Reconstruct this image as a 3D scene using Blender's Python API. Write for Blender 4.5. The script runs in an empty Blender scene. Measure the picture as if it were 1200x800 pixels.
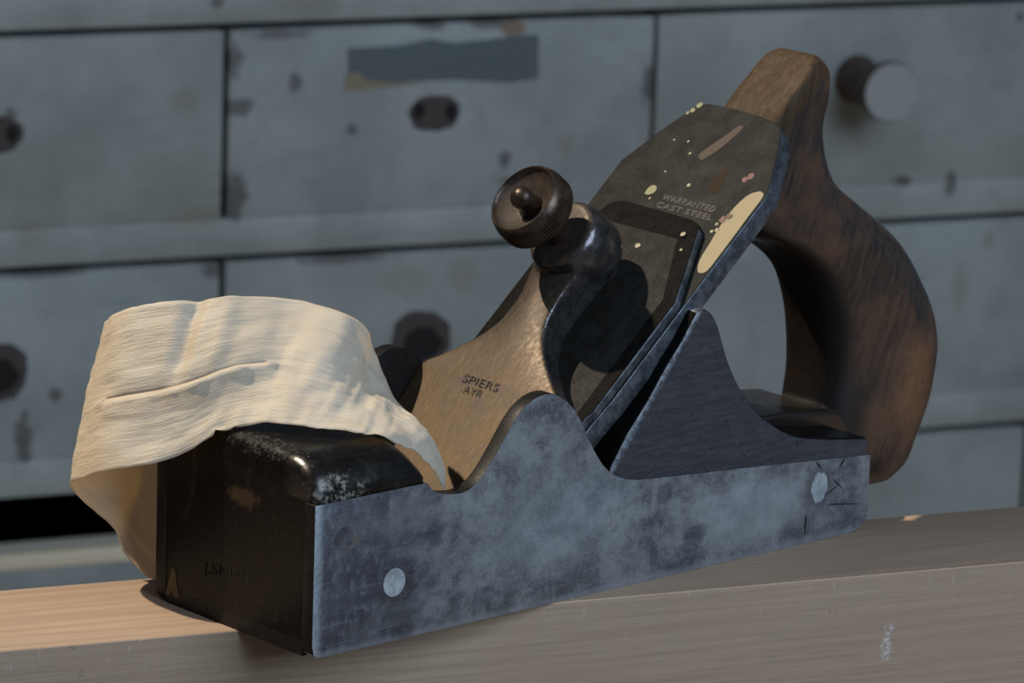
import bpy, bmesh, math, random
from mathutils import Vector, Matrix, noise as mnoise
random.seed(7)
S = 0.001                      # everything below is written in millimetres
COL = bpy.context.scene.collection
R = math.radians

# ------------------------------------------------------------------ helpers
def tag(o, label=None, cat=None, group=None, kind=None):
    for k, v in (('label', label), ('category', cat), ('group', group), ('kind', kind)):
        if v: o[k] = v
    return o

def empty(name, loc=(0, 0, 0), rz=0.0):
    o = bpy.data.objects.new(name, None); COL.objects.link(o)
    o.empty_display_size = 0.02
    o.location = [c * S for c in loc]; o.rotation_euler = (0, 0, rz)
    return o

def mesh_obj(name, verts, faces, mat, parent=None, smooth=False, mats=None, fmat=None, clean=True):
    me = bpy.data.meshes.new(name)
    me.from_pydata([tuple(c * S for c in v) for v in verts], [], faces)
    bm = bmesh.new(); bm.from_mesh(me)
    if clean:
        bmesh.ops.remove_doubles(bm, verts=bm.verts, dist=1e-6)
        bmesh.ops.recalc_face_normals(bm, faces=bm.faces)
    bm.to_mesh(me); bm.free()
    for m in (mats or [mat]): me.materials.append(m)
    if fmat:
        for p in me.polygons: p.material_index = fmat(p)
    for p in me.polygons: p.use_smooth = smooth
    o = bpy.data.objects.new(name, me); COL.objects.link(o)
    if parent: o.parent = parent
    return o

def bevel(o, w, seg=3, ang=30):
    m = o.modifiers.new('bevel', 'BEVEL'); m.width = w * S; m.segments = seg
    m.limit_method = 'ANGLE'; m.angle_limit = R(ang); m.harden_normals = False
    for p in o.data.polygons: p.use_smooth = True
    return o

def bake(o):
    """replace the mesh by its evaluated version, drop the modifiers"""
    dg = bpy.context.evaluated_depsgraph_get()
    me = bpy.data.meshes.new_from_object(o.evaluated_get(dg))
    o.modifiers.clear(); o.data = me
    return o

def extrude(pts, a, b, f):
    """closed 2D outline pts swept between a and b, f(p, q, r) -> xyz"""
    n = len(pts)
    v = [f(p[0], p[1], a) for p in pts] + [f(p[0], p[1], b) for p in pts]
    fc = [tuple(range(n)), tuple(range(2 * n - 1, n - 1, -1))]
    fc += [(i, i + n, (i + 1) % n + n, (i + 1) % n) for i in range(n)]
    return v, fc

def box(x0, x1, y0, y1, z0, z1):
    v = [(x, y, z) for x in (x0, x1) for y in (y0, y1) for z in (z0, z1)]
    f = [(0, 1, 3, 2), (4, 6, 7, 5), (0, 4, 5, 1), (2, 3, 7, 6), (0, 2, 6, 4), (1, 5, 7, 3)]
    return v, f

def boxes(lst):
    V, F = [], []
    for b in lst:
        v, f = box(*b); k = len(V); V += v; F += [tuple(i + k for i in q) for q in f]
    return V, F

def catmull(P, n):
    """dense Catmull-Rom through tuples P, n samples per span"""
    out = []
    Q = [P[0]] + list(P) + [P[-1]]
    for i in range(1, len(Q) - 2):
        for k in range(n):
            t = k / n
            out.append(tuple(0.5 * ((2 * b) + (-a + c) * t + (2 * a - 5 * b + 4 * c - d) * t * t
                       + (-a + 3 * b - 3 * c + d) * t ** 3)
                       for a, b, c, d in zip(Q[i - 1], Q[i], Q[i + 1], Q[i + 2])))
    out.append(tuple(P[-1]))
    return out

def loft(rings, cap=True):
    n = len(rings[0]); V = [p for r in rings for p in r]; F = []
    for i in range(len(rings) - 1):
        for k in range(n):
            F.append((i * n + k, i * n + (k + 1) % n, (i + 1) * n + (k + 1) % n, (i + 1) * n + k))
    if cap:
        F.append(tuple(range(n))[::-1]); F.append(tuple(range((len(rings) - 1) * n, len(rings) * n)))
    return V, F

def fuse(name, parts, voxel, smooth_it, mat, parent, mats=None, fmat=None):
    """union several closed shapes into one continuous skin"""
    V, F = [], []
    for v, f in parts:
        k = len(V); V += v; F += [tuple(i + k for i in q) for q in f]
    o = mesh_obj(name, V, F, mat, parent, True, mats=mats)
    m = o.modifiers.new('r', 'REMESH'); m.mode = 'VOXEL'; m.voxel_size = voxel * S; m.use_smooth_shade = True
    if smooth_it:
        s = o.modifiers.new('s', 'SMOOTH'); s.factor = 0.5; s.iterations = smooth_it
    bake(o)
    o.data.materials.clear()
    for mm in (mats or [mat]): o.data.materials.append(mm)
    for p in o.data.polygons:
        p.use_smooth = True
        if fmat: p.material_index = fmat(p)
    return o

# ------------------------------------------------------------------ node helpers
class NT:
    def __init__(s, name):
        s.m = bpy.data.materials.new(name); s.m.use_nodes = True
        s.t = s.m.node_tree; s.t.nodes.clear()
        s.out = s.n('ShaderNodeOutputMaterial')
        s.tc = s.n('ShaderNodeTexCoord')
        s.mm = s.vm('MULTIPLY', s.tc.outputs['Object'], (1000, 1000, 1000))   # millimetres
    def n(s, t, **k):
        x = s.t.nodes.new(t)
        for a, b in k.items(): setattr(x, a, b)
        return x
    def l(s, a, b): s.t.links.new(a, b)
    def put(s, sock, v):
        if hasattr(v, 'is_output') or isinstance(v, bpy.types.NodeSocket): s.l(v, sock)
        else:
            if sock.type == 'RGBA' and len(v) == 3: v = (*v, 1)
            sock.default_value = v
    def vm(s, op, a, b=None):
        x = s.n('ShaderNodeVectorMath', operation=op); s.put(x.inputs[0], a)
        if b is not None: s.put(x.inputs[1], b)
        return x.outputs['Value'] if op in ('LENGTH', 'DISTANCE', 'DOT_PRODUCT') else x.outputs[0]
    def ma(s, op, a, b=None, c=None, clamp=False):
        x = s.n('ShaderNodeMath', operation=op, use_clamp=clamp); s.put(x.inputs[0], a)
        if b is not None: s.put(x.inputs[1], b)
        if c is not None: s.put(x.inputs[2], c)
        return x.outputs[0]
    def noise(s, scale, detail=4, rough=0.6, stretch=None, vec=None, dist=0.0):
        v = vec or s.mm
        if stretch: v = s.vm('MULTIPLY', v, stretch)
        x = s.n('ShaderNodeTexNoise'); s.l(v, x.inputs['Vector'])
        x.inputs['Scale'].default_value = scale; x.inputs['Detail'].default_value = detail
        x.inputs['Roughness'].default_value = rough; x.inputs['Distortion'].default_value = dist
        return x.outputs['Fac']
    def ramp(s, fac, a, b, lo=0.0, hi=1.0):
        x = s.n('ShaderNodeMapRange', interpolation_type='SMOOTHSTEP'); s.put(x.inputs[0], fac)
        for i, v in zip((1, 2, 3, 4), (a, b, lo, hi)): x.inputs[i].default_value = v
        return x.outputs[0]
    def mix(s, f, a, b, mode='MIX'):
        x = s.n('ShaderNodeMix', data_type='RGBA', blend_type=mode)
        s.put(x.inputs[0], f); s.put(x.inputs[6], a); s.put(x.inputs[7], b)
        return x.outputs[2]
    def bump(s, h, strength, dist=0.1, prev=None):
        x = s.n('ShaderNodeBump'); x.inputs['Strength'].default_value = strength
        x.inputs['Distance'].default_value = dist * S; s.put(x.inputs['Height'], h)
        if prev: s.l(prev, x.inputs['Normal'])
        return x.outputs[0]
    def bsdf(s, col, rough=0.5, metal=0.0, normal=None, **k):
        x = s.n('ShaderNodeBsdfPrincipled')
        s.put(x.inputs['Base Color'], col); s.put(x.inputs['Roughness'], rough); s.put(x.inputs['Metallic'], metal)
        if normal: s.l(normal, x.inputs['Normal'])
        for a, b in k.items(): s.put(x.inputs[a.replace('_', ' ')], b)
        s.l(x.outputs[0], s.out.inputs[0]); s.b = x
        return s
    def sep(s):
        x = s.n('ShaderNodeSeparateXYZ'); s.l(s.mm, x.inputs[0]); return x.outputs
    def blot(s, c, r, wob=0.5, ns=0.15, soft=0.25, vec=None):
        """irregular patch around point c with radii r (mm)"""
        d = s.vm('SUBTRACT', s.mm, tuple(c))
        d = s.vm('MULTIPLY', d, tuple(1.0 / q for q in r))
        d = s.vm('LENGTH', d)
        nz = s.noise(ns, 5, 0.65)
        d = s.ma('ADD', d, s.ma('MULTIPLY', s.ma('SUBTRACT', nz, 0.5), wob * 2))
        return s.ramp(d, 1.0 + soft / 2, 1.0 - soft / 2)

def simple(name, col, rough=0.5, metal=0.0, **k): return NT(name).bsdf(col, rough, metal, **k).m

# ------------------------------------------------------------------ materials
def m_steel_side():
    t = NT('patinated steel'); X, Y, Z = t.sep()
    n1 = t.noise(0.085, 8, 0.75); n2 = t.noise(0.7, 6, 0.75); n3 = t.noise(1.9, 5, 0.8)
    c = t.mix(t.ramp(n1, 0.38, 0.62), (0.085, 0.086, 0.104), (0.29, 0.31, 0.33))
    c = t.mix(t.ramp(n2, 0.46, 0.68, 0, 0.6), c, (0.062, 0.058, 0.074))
    c = t.mix(t.ramp(n3, 0.48, 0.64, 0, 0.42), c, (0.36, 0.40, 0.45))
    # darker toward the toe, bright worn edges
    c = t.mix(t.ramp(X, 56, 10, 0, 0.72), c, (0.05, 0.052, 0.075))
    # worn rim along the sole and the toe arris
    c = t.mix(t.ma('MULTIPLY', t.ramp(X, 3.6, 0.4), t.ramp(n2, 0.25, 0.6, 0.35, 0.9)), c, (0.42, 0.48, 0.56))
    c = t.mix(t.ma('MULTIPLY', t.ramp(Z, 2.4, 0.4), 0.45), c, (0.34, 0.38, 0.43))
    c = t.mix(t.blot((78, 0, 22), (26, 9, 14), 0.6, 0.15, 1.0), c, t.mix(0.35, c, (0.36, 0.41, 0.46)))
    c = t.mix(t.ramp(t.noise(0.35, 7, 0.8), 0.50, 0.62, 0, 0.35), c, (0.30, 0.34, 0.39))
    # pale polished zone near the heel
    c = t.mix(t.blot((150, 0, 13), (24, 9, 8), 0.5, 0.2, 0.9), c, t.mix(0.5, c, (0.42, 0.46, 0.50)))
    # dark stains
    for p, r in (((38, 0, 25), (3.2, 6, 3.2)), ((116, 0, 22.5), (2.6, 6, 2.6)), ((25.4, 0, 15), (6.0, 6, 5.8)),
                 ((128, 0, 10), (4, 6, 2.5)), ((173.6, 0, 14.8), (6, 6, 6.5)), ((27, 0, 4.5), (5, 6, 4))):
        c = t.mix(t.ma('MULTIPLY', t.blot(p, r, 0.7, 0.35, 0.8), 0.55), c, (0.045, 0.045, 0.062))
    c = t.mix(t.ma('MULTIPLY', t.blot((10.5, 0, 27.5), (3.6, 6, 1.6), 0.9, 0.5, 0.6), 0.6), c, (0.17, 0.13, 0.09))
    # fine rubbing lines along the sole
    ln = t.noise(1.0, 3, 0.6, stretch=(0.06, 1, 3.2))
    c = t.mix(t.ramp(ln, 0.55, 0.75, 0, 0.28), c, (0.40, 0.44, 0.49))
    b = t.bump(t.noise(1.6, 5, 0.7), 0.35, 0.12); b = t.bump(ln, 0.25, 0.06, b)
    return t.bsdf(c, t.ramp(n2, 0.3, 0.7, 0.44, 0.62), 0.55, b).m

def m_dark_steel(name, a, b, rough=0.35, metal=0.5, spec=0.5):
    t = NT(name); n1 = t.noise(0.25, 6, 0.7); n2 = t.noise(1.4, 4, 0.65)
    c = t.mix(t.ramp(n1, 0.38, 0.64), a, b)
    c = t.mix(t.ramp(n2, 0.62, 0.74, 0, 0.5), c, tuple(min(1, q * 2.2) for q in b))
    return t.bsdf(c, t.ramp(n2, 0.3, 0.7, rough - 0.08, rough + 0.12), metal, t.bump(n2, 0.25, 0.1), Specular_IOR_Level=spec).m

def m_iron():
    t = NT('rusty plane iron'); n1 = t.noise(0.14, 6, 0.7); n2 = t.noise(1.1, 6, 0.75); n3 = t.noise(3.2, 3, 0.7)
    c = t.mix(t.ramp(n1, 0.35, 0.68), (0.011, 0.0112, 0.0115), (0.026, 0.0262, 0.0265))
    c = t.mix(t.ramp(n2, 0.50, 0.70, 0, 0.55), c, (0.007, 0.0065, 0.006))
    c = t.mix(t.ramp(n3, 0.56, 0.72, 0, 0.55), c, (0.085, 0.083, 0.080))
    return t.bsdf(c, 0.66, 0.0, t.bump(n2, 0.25, 0.12), Specular_IOR_Level=0.12).m

def m_ebony(name='ebonised wood', brown=0.0):
    t = NT(name); X, Y, Z = t.sep()
    gr = t.noise(0.9, 5, 0.65, stretch=(0.07, 1, 1)); n2 = t.noise(0.22, 5, 0.65); sp = t.noise(0.85, 2, 0.5)
    c = t.mix(t.ramp(gr, 0.4, 0.7), (0.0028, 0.0024, 0.0022), (0.007, 0.0055, 0.0048))
    c = t.mix(t.ramp(n2, 0.55, 0.72, 0, 0.7), c, (0.020, 0.015, 0.012))
    # rubbed spots and dust
    c = t.mix(t.ramp(sp, 0.735, 0.80, 0, 0.5), c, (0.20, 0.17, 0.14))
    # worn, limey patch on the bullnose of the front block
    w = t.blot((8, 1, 41.0), (7, 5, 3.4), 0.9, 0.45, 0.7)
    c = t.mix(t.ma('MULTIPLY', w, t.ramp(t.noise(0.5, 5, 0.75), 0.46, 0.62, 0, 0.8)), c, (0.33, 0.32, 0.29))
    w2 = t.blot((1.5, 20, 48.5), (4, 16, 2.6), 0.7, 0.5, 0.8)
    c = t.mix(t.ma('MULTIPLY', w2, t.ramp(t.noise(0.8, 5, 0.8), 0.5, 0.66, 0, 0.55)), c, (0.14, 0.13, 0.13))
    w3 = t.blot((0, 27.5, 34.3), (4, 5.5, 2.3), 0.9, 0.5, 0.9)
    c = t.mix(t.ma('MULTIPLY', w3, 0.5), c, (0.07, 0.05, 0.03))
    b = t.bump(gr, 0.2, 0.15); b = t.bump(t.noise(0.5, 5, 0.7), 0.25, 0.3, b)
    return t.bsdf(c, t.ramp(n2, 0.35, 0.7, 0.24, 0.38), 0.0, b, Specular_IOR_Level=t.ma('ADD', 0.14, t.ma('MULTIPLY', t.ma('MULTIPLY', t.ramp(Y, 13, 8), t.ramp(Z, 38.5, 39.5)), 0.4))).m

def m_cheek():
    t = NT('ebonised heel block'); X, Y, Z = t.sep()
    gr = t.noise(0.8, 6, 0.7, stretch=(0.10, 1, 1)); n2 = t.noise(0.18, 5, 0.7); cr = t.noise(0.55, 5, 0.75, stretch=(0.4, 1, 1))
    c = t.mix(t.ramp(gr, 0.38, 0.7), (0.028, 0.029, 0.038), (0.052, 0.054, 0.068))
    c = t.mix(t.ramp(n2, 0.56, 0.74, 0, 0.7), c, (0.060, 0.045, 0.043))
    c = t.mix(t.ramp(cr, 0.56, 0.68, 0, 0.85), c, (0.006, 0.006, 0.008))
    c = t.mix(t.ma('MULTIPLY', t.ramp(t.noise(0.9, 3, 0.7), 0.64, 0.74), 0.5), c, (0.16, 0.18, 0.22))
    # rubbed pale arris along the front slope
    d = t.ma('SUBTRACT', Z, t.ma('MULTIPLY', t.ma('SUBTRACT', X, 73), 1.31))
    c = t.mix(t.ma('MULTIPLY', t.ramp(t.ma('ABSOLUTE', d), 2.6, 0.2), t.ramp(t.noise(0.6, 4, 0.7), 0.4, 0.6, 0.1, 0.8)), c, (0.20, 0.24, 0.30))
    b = t.bump(gr, 0.3, 0.2); b = t.bump(t.ramp(cr, 0.55, 0.72), 0.6, -0.4, b)
    return t.bsdf(c, 0.42, 0.0, b, Coat_Weight=0.15, Coat_Roughness=0.3).m

def m_handle():
    t = NT('stained beech handle'); X, Y, Z = t.sep()
    v = t.vm('ADD', t.mm, (0, 0, 0))
    mp = t.n('ShaderNodeMapping'); t.l(v, mp.inputs[0]); mp.inputs['Rotation'].default_value = (0, R(68), 0)
    g = t.noise(0.55, 6, 0.65, stretch=(0.09, 1, 1), vec=mp.outputs[0], dist=0.6)
    fl = t.noise(1.7, 3, 0.6, stretch=(0.22, 0.8, 1.3), vec=mp.outputs[0])
    n2 = t.noise(0.065, 5, 0.6)
    c = t.mix(t.ramp(g, 0.36, 0.66), (0.018, 0.014, 0.014), (0.065, 0.040, 0.030))
    c = t.mix(t.ramp(n2, 0.46, 0.66, 0, 0.8), c, (0.085, 0.042, 0.022))
    c = t.mix(t.ramp(fl, 0.52, 0.66, 0, 0.55), c, (0.012, 0.008, 0.008))
    # bare brown wear: lower rear quarter, horn
    w = t.blot((232, 22, 28), (9, 16, 17), 0.6, 0.10, 0.9)
    c = t.mix(t.ma('MULTIPLY', w, 0.9), c, t.mix(t.ramp(fl, 0.4, 0.7), (0.155, 0.075, 0.040), (0.07, 0.034, 0.02)))
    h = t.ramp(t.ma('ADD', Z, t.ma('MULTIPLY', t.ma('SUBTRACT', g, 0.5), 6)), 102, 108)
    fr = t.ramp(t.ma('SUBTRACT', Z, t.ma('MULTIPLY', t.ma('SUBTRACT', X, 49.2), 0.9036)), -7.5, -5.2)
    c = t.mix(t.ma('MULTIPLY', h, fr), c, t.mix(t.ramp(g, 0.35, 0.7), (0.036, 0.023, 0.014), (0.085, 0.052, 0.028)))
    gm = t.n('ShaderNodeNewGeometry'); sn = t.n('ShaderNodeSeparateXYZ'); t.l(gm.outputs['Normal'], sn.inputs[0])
    c = t.mix(t.ma('MULTIPLY', t.ramp(sn.outputs[0], -0.08, -0.45, 0, 0.9), t.ramp(Z, 98, 88)), c, (0.006, 0.0035, 0.0028))  # shade on the front-facing side of the grip, painted into the colour
    tip = t.blot((198, 27, 119), (8, 12, 6), 0.7, 0.3, 0.8)
    c = t.mix(t.ma('MULTIPLY', tip, 0.8), c, (0.13, 0.055, 0.016))
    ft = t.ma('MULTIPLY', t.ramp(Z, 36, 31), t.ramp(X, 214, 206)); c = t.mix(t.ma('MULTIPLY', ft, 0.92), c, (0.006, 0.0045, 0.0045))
    sp = t.noise(0.8, 2, 0.5); c = t.mix(t.ramp(sp, 0.74, 0.79, 0, 0.4), c, (0.2, 0.14, 0.1))
    front_shade = t.ma('MULTIPLY', t.ramp(sn.outputs[0], -0.2, -0.6), t.ramp(Z, 98, 88))  # mask of that painted shade, also dulls the gloss
    b = t.bump(g, 0.18, 0.2); b = t.bump(fl, 0.22, 0.15, b)
    hf = t.ma('MULTIPLY', h, fr)
    ro = t.ma('ADD', t.ramp(n2, 0.35, 0.7, 0.30, 0.46), t.ma('MULTIPLY', t.ma('MAXIMUM', hf, front_shade), 0.28))
    return t.bsdf(c, ro, 0.0, b, Coat_Weight=t.ma('MULTIPLY', t.ma('SUBTRACT', 1.0, t.ma('MAXIMUM', hf, front_shade)), 0.5), Coat_Roughness=0.22, Specular_IOR_Level=t.ma('SUBTRACT', 0.5, t.ma('MULTIPLY', t.ma('MAXIMUM', hf, front_shade), 0.35))).m

def m_brass():
    t = NT('aged gunmetal'); X, Y, Z = t.sep()
    n1 = t.noise(0.12, 5, 0.6); n2 = t.noise(0.9, 5, 0.7); st = t.noise(1.3, 4, 0.6, stretch=(0.25, 1.6, 0.25))
    c = t.mix(t.ramp(Z, 78, 30), (0.040, 0.031, 0.026), (0.100, 0.064, 0.031))
    c = t.mix(t.ramp(n1, 0.40, 0.66, 0, 0.6), c, (0.060, 0.046, 0.038))
    c = t.mix(t.ramp(st, 0.45, 0.68, 0, 0.45), c, (0.16, 0.112, 0.068))
    c = t.mix(t.ramp(n2, 0.62, 0.72, 0, 0.7), c, (0.055, 0.035, 0.032))
    # pits
    for p, r in (((80.5, 38, 49.5), (4, 3.4, 1.1)), ((81, 26, 50), (1.4, 1.3, 1.9)), ((77.5, 30, 46), (1.4, 1.3, 2.2)), ((86, 44, 52), (2, 2.2, 0.9))):
        c = t.mix(t.ma('MULTIPLY', t.blot(p, r, 0.6, 0.9, 0.4), 0.85), c, (0.07, 0.045, 0.05))
    b = t.bump(n2, 0.12, 0.1)
    return t.bsdf(c, t.ramp(n2, 0.3, 0.7, 0.44, 0.58), 0.45, b).m

def m_shaving():
    t = NT('thin wood shaving')
    uv = t.n('ShaderNodeUVMap'); uv.uv_map = 'UVMap'
    v = uv.outputs[0]
    gr = t.noise(1.0, 5, 0.6, stretch=(14, 150, 1), vec=v); lg = t.noise(1.0, 4, 0.6, stretch=(5, 22, 1), vec=v)
    big = t.noise(1.0, 3, 0.6, stretch=(7, 3, 1), vec=v)
    c = t.mix(t.ramp(gr, 0.35, 0.7), (0.70, 0.655, 0.565), (0.82, 0.785, 0.71))
    c = t.mix(t.ramp(big, 0.40, 0.66, 0, 0.35), c, (0.60, 0.50, 0.385))
    c = t.mix(t.ramp(lg, 0.60, 0.76, 0, 0.25), c, (0.50, 0.40, 0.30))
    crk = t.noise(1.0, 6, 0.7, stretch=(26, 30, 1), vec=v); b = t.bump(gr, 0.35, 0.12); b = t.bump(lg, 0.3, 0.4, b); b = t.bump(crk, 0.75, 0.6, b)
    p = t.n('ShaderNodeBsdfPrincipled'); t.put(p.inputs['Base Color'], c); p.inputs['Roughness'].default_value = 0.52
    t.l(b, p.inputs['Normal'])
    tr = t.n('ShaderNodeBsdfTranslucent'); t.put(tr.inputs[0], t.mix(0.7, c, (1.0, 0.74, 0.38))); t.l(b, tr.inputs[1])
    mx = t.n('ShaderNodeMixShader'); mx.inputs[0].default_value = 0.40
    t.l(p.outputs[0], mx.inputs[1]); t.l(tr.outputs[0], mx.inputs[2]); t.l(mx.outputs[0], t.out.inputs[0])
    return t.m

def m_board():
    t = NT('beech board'); X, Y, Z = t.sep()
    g = t.noise(0.8, 5, 0.6, stretch=(0.018, 0.55, 1.0), dist=0.3); f = t.noise(3.0, 3, 0.6, stretch=(0.05, 1, 1))
    n2 = t.noise(0.03, 4, 0.6)
    c = t.mix(t.ramp(g, 0.36, 0.68), (0.365, 0.265, 0.190), (0.29, 0.205, 0.145))
    c = t.mix(t.ramp(f, 0.55, 0.72, 0, 0.4), c, (0.19, 0.13, 0.095))
    c = t.mix(t.ramp(n2, 0.42, 0.62, 0, 0.35), c, (0.33, 0.22, 0.16))
    # pores, nicks below the front arris, a smear of white paint on the front face
    nk = t.noise(0.75, 4, 0.7, stretch=(1.6, 1, 0.22))
    edge = t.ma('MULTIPLY', t.ramp(Z, -14, -1), t.ramp(Z, 0.2, -0.4))
    c = t.mix(t.ma('MULTIPLY', edge, t.ramp(nk, 0.63, 0.70, 0, 0.55)), c, (0.52, 0.47, 0.42))
    c = t.mix(t.ma('MULTIPLY', t.ramp(t.noise(0.16, 5, 0.75), 0.66, 0.72), 0.45), c, (0.10, 0.065, 0.05))
    w = t.blot((BM[0], 0, BM[1]), (2.4, 30, 7.0), 0.8, 0.35, 0.5)
    c = t.mix(t.ma('MULTIPLY', w, t.ramp(t.noise(0.9, 4, 0.7), 0.42, 0.58, 0, 0.7)), c, (0.62, 0.64, 0.70))
    b = t.bump(g, 0.15, 0.25); b = t.bump(f, 0.2, 0.1, b)
    return t.bsdf(c, 0.6, 0.0, b).m

def m_paint(name, lift=0.0, tint=(0, 0, 0)):
    """old blue-grey paint, rubbed and chipped, cabinet-local millimetres"""
    t = NT(name); X, Y, Z = t.sep()
    n1 = t.noise(0.013, 5, 0.6); n2 = t.noise(0.06, 5, 0.65); n3 = t.noise(0.10, 4, 0.6, stretch=(0.2, 1, 1))
    base = tuple(q * (1 + lift) + w for q, w in zip((0.305, 0.322, 0.310), tint))
    c = t.mix(t.ramp(n1, 0.35, 0.65), tuple(q * 0.86 for q in base), tuple(q * 1.12 for q in base))
    c = t.mix(t.ramp(n2, 0.50, 0.72, 0, 0.45), c, (0.25, 0.255, 0.235))
    c = t.mix(t.ramp(n3, 0.56, 0.74, 0, 0.35), c, (0.15, 0.185, 0.21))
    # ochre stains
    for p, r in ((( -188, 0, -88), (8, 40, 6)), ((-180, 0, -150), (16, 40, 5)), ((-268, 0, -153), (9, 40, 6)), ((28, 0, -120), (5, 40, 6)),
                 ((-30, 0, -33), (16, 40, 5)), ((-120, 0, -36), (14, 40, 8)), ((272, 0, -212), (5, 40, 14)), ((288, 0, -186), (4, 40, 5)), ((-63, 0, -190), (14, 40, 8)), ((-30, 0, -188), (8, 40, 9))):
        c = t.mix(t.ma('MULTIPLY', t.blot(p, r, 0.9, 0.06, 1.0), 0.45), c, (0.24, 0.215, 0.15))
    # chips down to dark wood
    for p, r in (((-161, 0, -68), (5, 40, 9)), ((-158, 0, -92), (8, 40, 5)), ((-160, 0, -140), (8, 40, 14)), ((-70, 0, -79), (4, 40, 3)),
                 ((-127, 0, -80), (4, 40, 5)), ((-95, 0, -106), (3, 40, 3)), ((-8, 0, -126), (4, 40, 5)), ((74, 0, -88), (4, 40, 12)), ((74, 0, -50), (22, 40, 2.5)),
                 ((-20, 0, -53), (13, 40, 3)), ((-52, 0, -53), (10, 40, 2.5)), ((-171, 0, -178), (6, 40, 5)), ((-171, 0, -37), (4, 40, 3.5)), ((-255, 0, -240), (4, 40, 4)),
                 ((-272, 0, -262), (5, 40, 14)), ((230, 0, -34), (14, 40, 3)), ((262, 0, -152), (4, 40, 7)), ((-100, 0, -29), (30, 40, 3)), ((-135, 0, -55), (16, 40, 2.6)),
                 ((-98, 0, -176), (24, 40, 3)), ((-262, 0, -175), (26, 40, 2.4)), ((232, 0, -150), (6, 40, 3)), ((5, 0, -138), (18, 40, 1.6)), ((-280, 0, -92), (3, 40, 5)), ((300, 0, -60), (3, 40, 3))):
        c = t.mix(t.ma('MULTIPLY', t.blot(p, tuple(q * 0.9 for q in r), 1.1, 0.16, 0.7), 0.75), c, (0.075, 0.066, 0.064))
    c = t.mix(t.ma('MULTIPLY', t.blot((-6, 0, -56), (8, 40, 4), 0.6, 0.12, 0.4), 0.8), c, (0.20, 0.11, 0.05))
    c = t.mix(t.ramp(t.noise(0.045, 5, 0.75), 0.665, 0.72, 0, 0.6), c, (0.09, 0.082, 0.075))
    return t.bsdf(c, 0.55, 0.0, t.bump(n2, 0.3, 0.6)).m

# ------------------------------------------------------------------ frame of the plane iron and the lever cap
BET = 0.7340153; Uv = Vector((math.cos(BET), 0, math.sin(BET))); Wv = Vector((-math.sin(BET), 0, math.cos(BET)))
P0 = Vector((49.18, 0, 0))
def IR(u, y, w):  p = P0 + Uv * u + Wv * w; return (p.x, y, p.z)
G = R(51.7); Dv = Vector((-math.sin(G), 0, math.cos(G))); Ev = Vector((-math.cos(G), 0, -math.sin(G)))
F0 = Vector((91.5, 31, 97.3)); BC = F0 - Dv * 25
def LV(t, y, d): p = BC + Ev * t + Dv * d; return (p.x, y, p.z)

BOARD_PSI = R(-20.0)
BD = Vector((math.cos(BOARD_PSI), math.sin(BOARD_PSI), 0)); BN = Vector((-math.sin(BOARD_PSI), math.cos(BOARD_PSI), 0))
_bm = Vector((168.5, -32.2, 0)); BM = (_bm.dot(BD), -19.6)

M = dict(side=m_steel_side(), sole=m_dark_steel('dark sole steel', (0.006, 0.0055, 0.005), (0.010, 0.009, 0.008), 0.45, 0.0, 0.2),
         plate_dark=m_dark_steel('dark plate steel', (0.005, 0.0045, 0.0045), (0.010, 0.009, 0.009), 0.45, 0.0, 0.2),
         iron=m_iron(), cap=m_dark_steel('cap iron steel', (0.006, 0.005, 0.0045), (0.010, 0.0095, 0.009), 0.75, 0.0, 0.06),
         edge=m_dark_steel('bright iron edge', (0.070, 0.082, 0.10), (0.17, 0.20, 0.24), 0.36, 0.7),
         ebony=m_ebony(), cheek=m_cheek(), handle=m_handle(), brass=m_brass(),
         lever_shade=m_dark_steel('shaded bronze side', (0.075, 0.072, 0.080), (0.150, 0.145, 0.155), 0.22, 0.85),
         knob=m_dark_steel('dark bronze knob', (0.045, 0.033, 0.026), (0.090, 0.064, 0.048), 0.34, 0.7),
         dish=m_dark_steel('worn knob dish', (0.028, 0.020, 0.017), (0.050, 0.036, 0.028), 0.55, 0.15),
         rivet=m_dark_steel('bright rivet', (0.30, 0.34, 0.38), (0.50, 0.55, 0.60), 0.5, 0.4),
         rivet_dark=m_dark_steel('stained rivet', (0.06, 0.06, 0.075), (0.12, 0.125, 0.145), 0.52, 0.4), rivet_dull=m_dark_steel('dull rivet', (0.20, 0.215, 0.235), (0.31, 0.33, 0.36), 0.52, 0.4),
         shaving=m_shaving(), board=m_board(),
         cream=simple('cream paint', (0.27, 0.225, 0.135), 0.6), green=simple('green paint', (0.17, 0.175, 0.08), 0.5),
         ivory=simple('ivory paint', (0.30, 0.265, 0.17), 0.5), pink=simple('pink paint', (0.13, 0.05, 0.052), 0.6),
         rust=NT('rust stain').bsdf((0.040, 0.026, 0.019), 0.8, Specular_IOR_Level=0.1).m, rust2=simple('pinkish rust', (0.046, 0.027, 0.023), 0.7),
         gap_shade=simple('gap shade black', (0.0015, 0.0015, 0.002), 0.8, Specular_IOR_Level=0.1), stamp=simple('stamp shadow', (0.012, 0.009, 0.007), 0.7), stampb=simple('stamp black', (0.0015, 0.0012, 0.001), 0.9),
         stampl=simple('stamp burr', (0.045, 0.042, 0.038), 0.5), crown=m_dark_steel('cap crown steel', (0.016, 0.015, 0.014), (0.028, 0.027, 0.026), 0.65, 0.0, 0.10),
         ochre=simple('ochre fleck', (0.085, 0.060, 0.022), 0.7))

# ================================================================== INFILL PLANE
plane = empty('infill_plane')
tag(plane, 'old steel smoothing plane with black wooden infill and brass lever cap on the beech board', 'plane')

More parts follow.
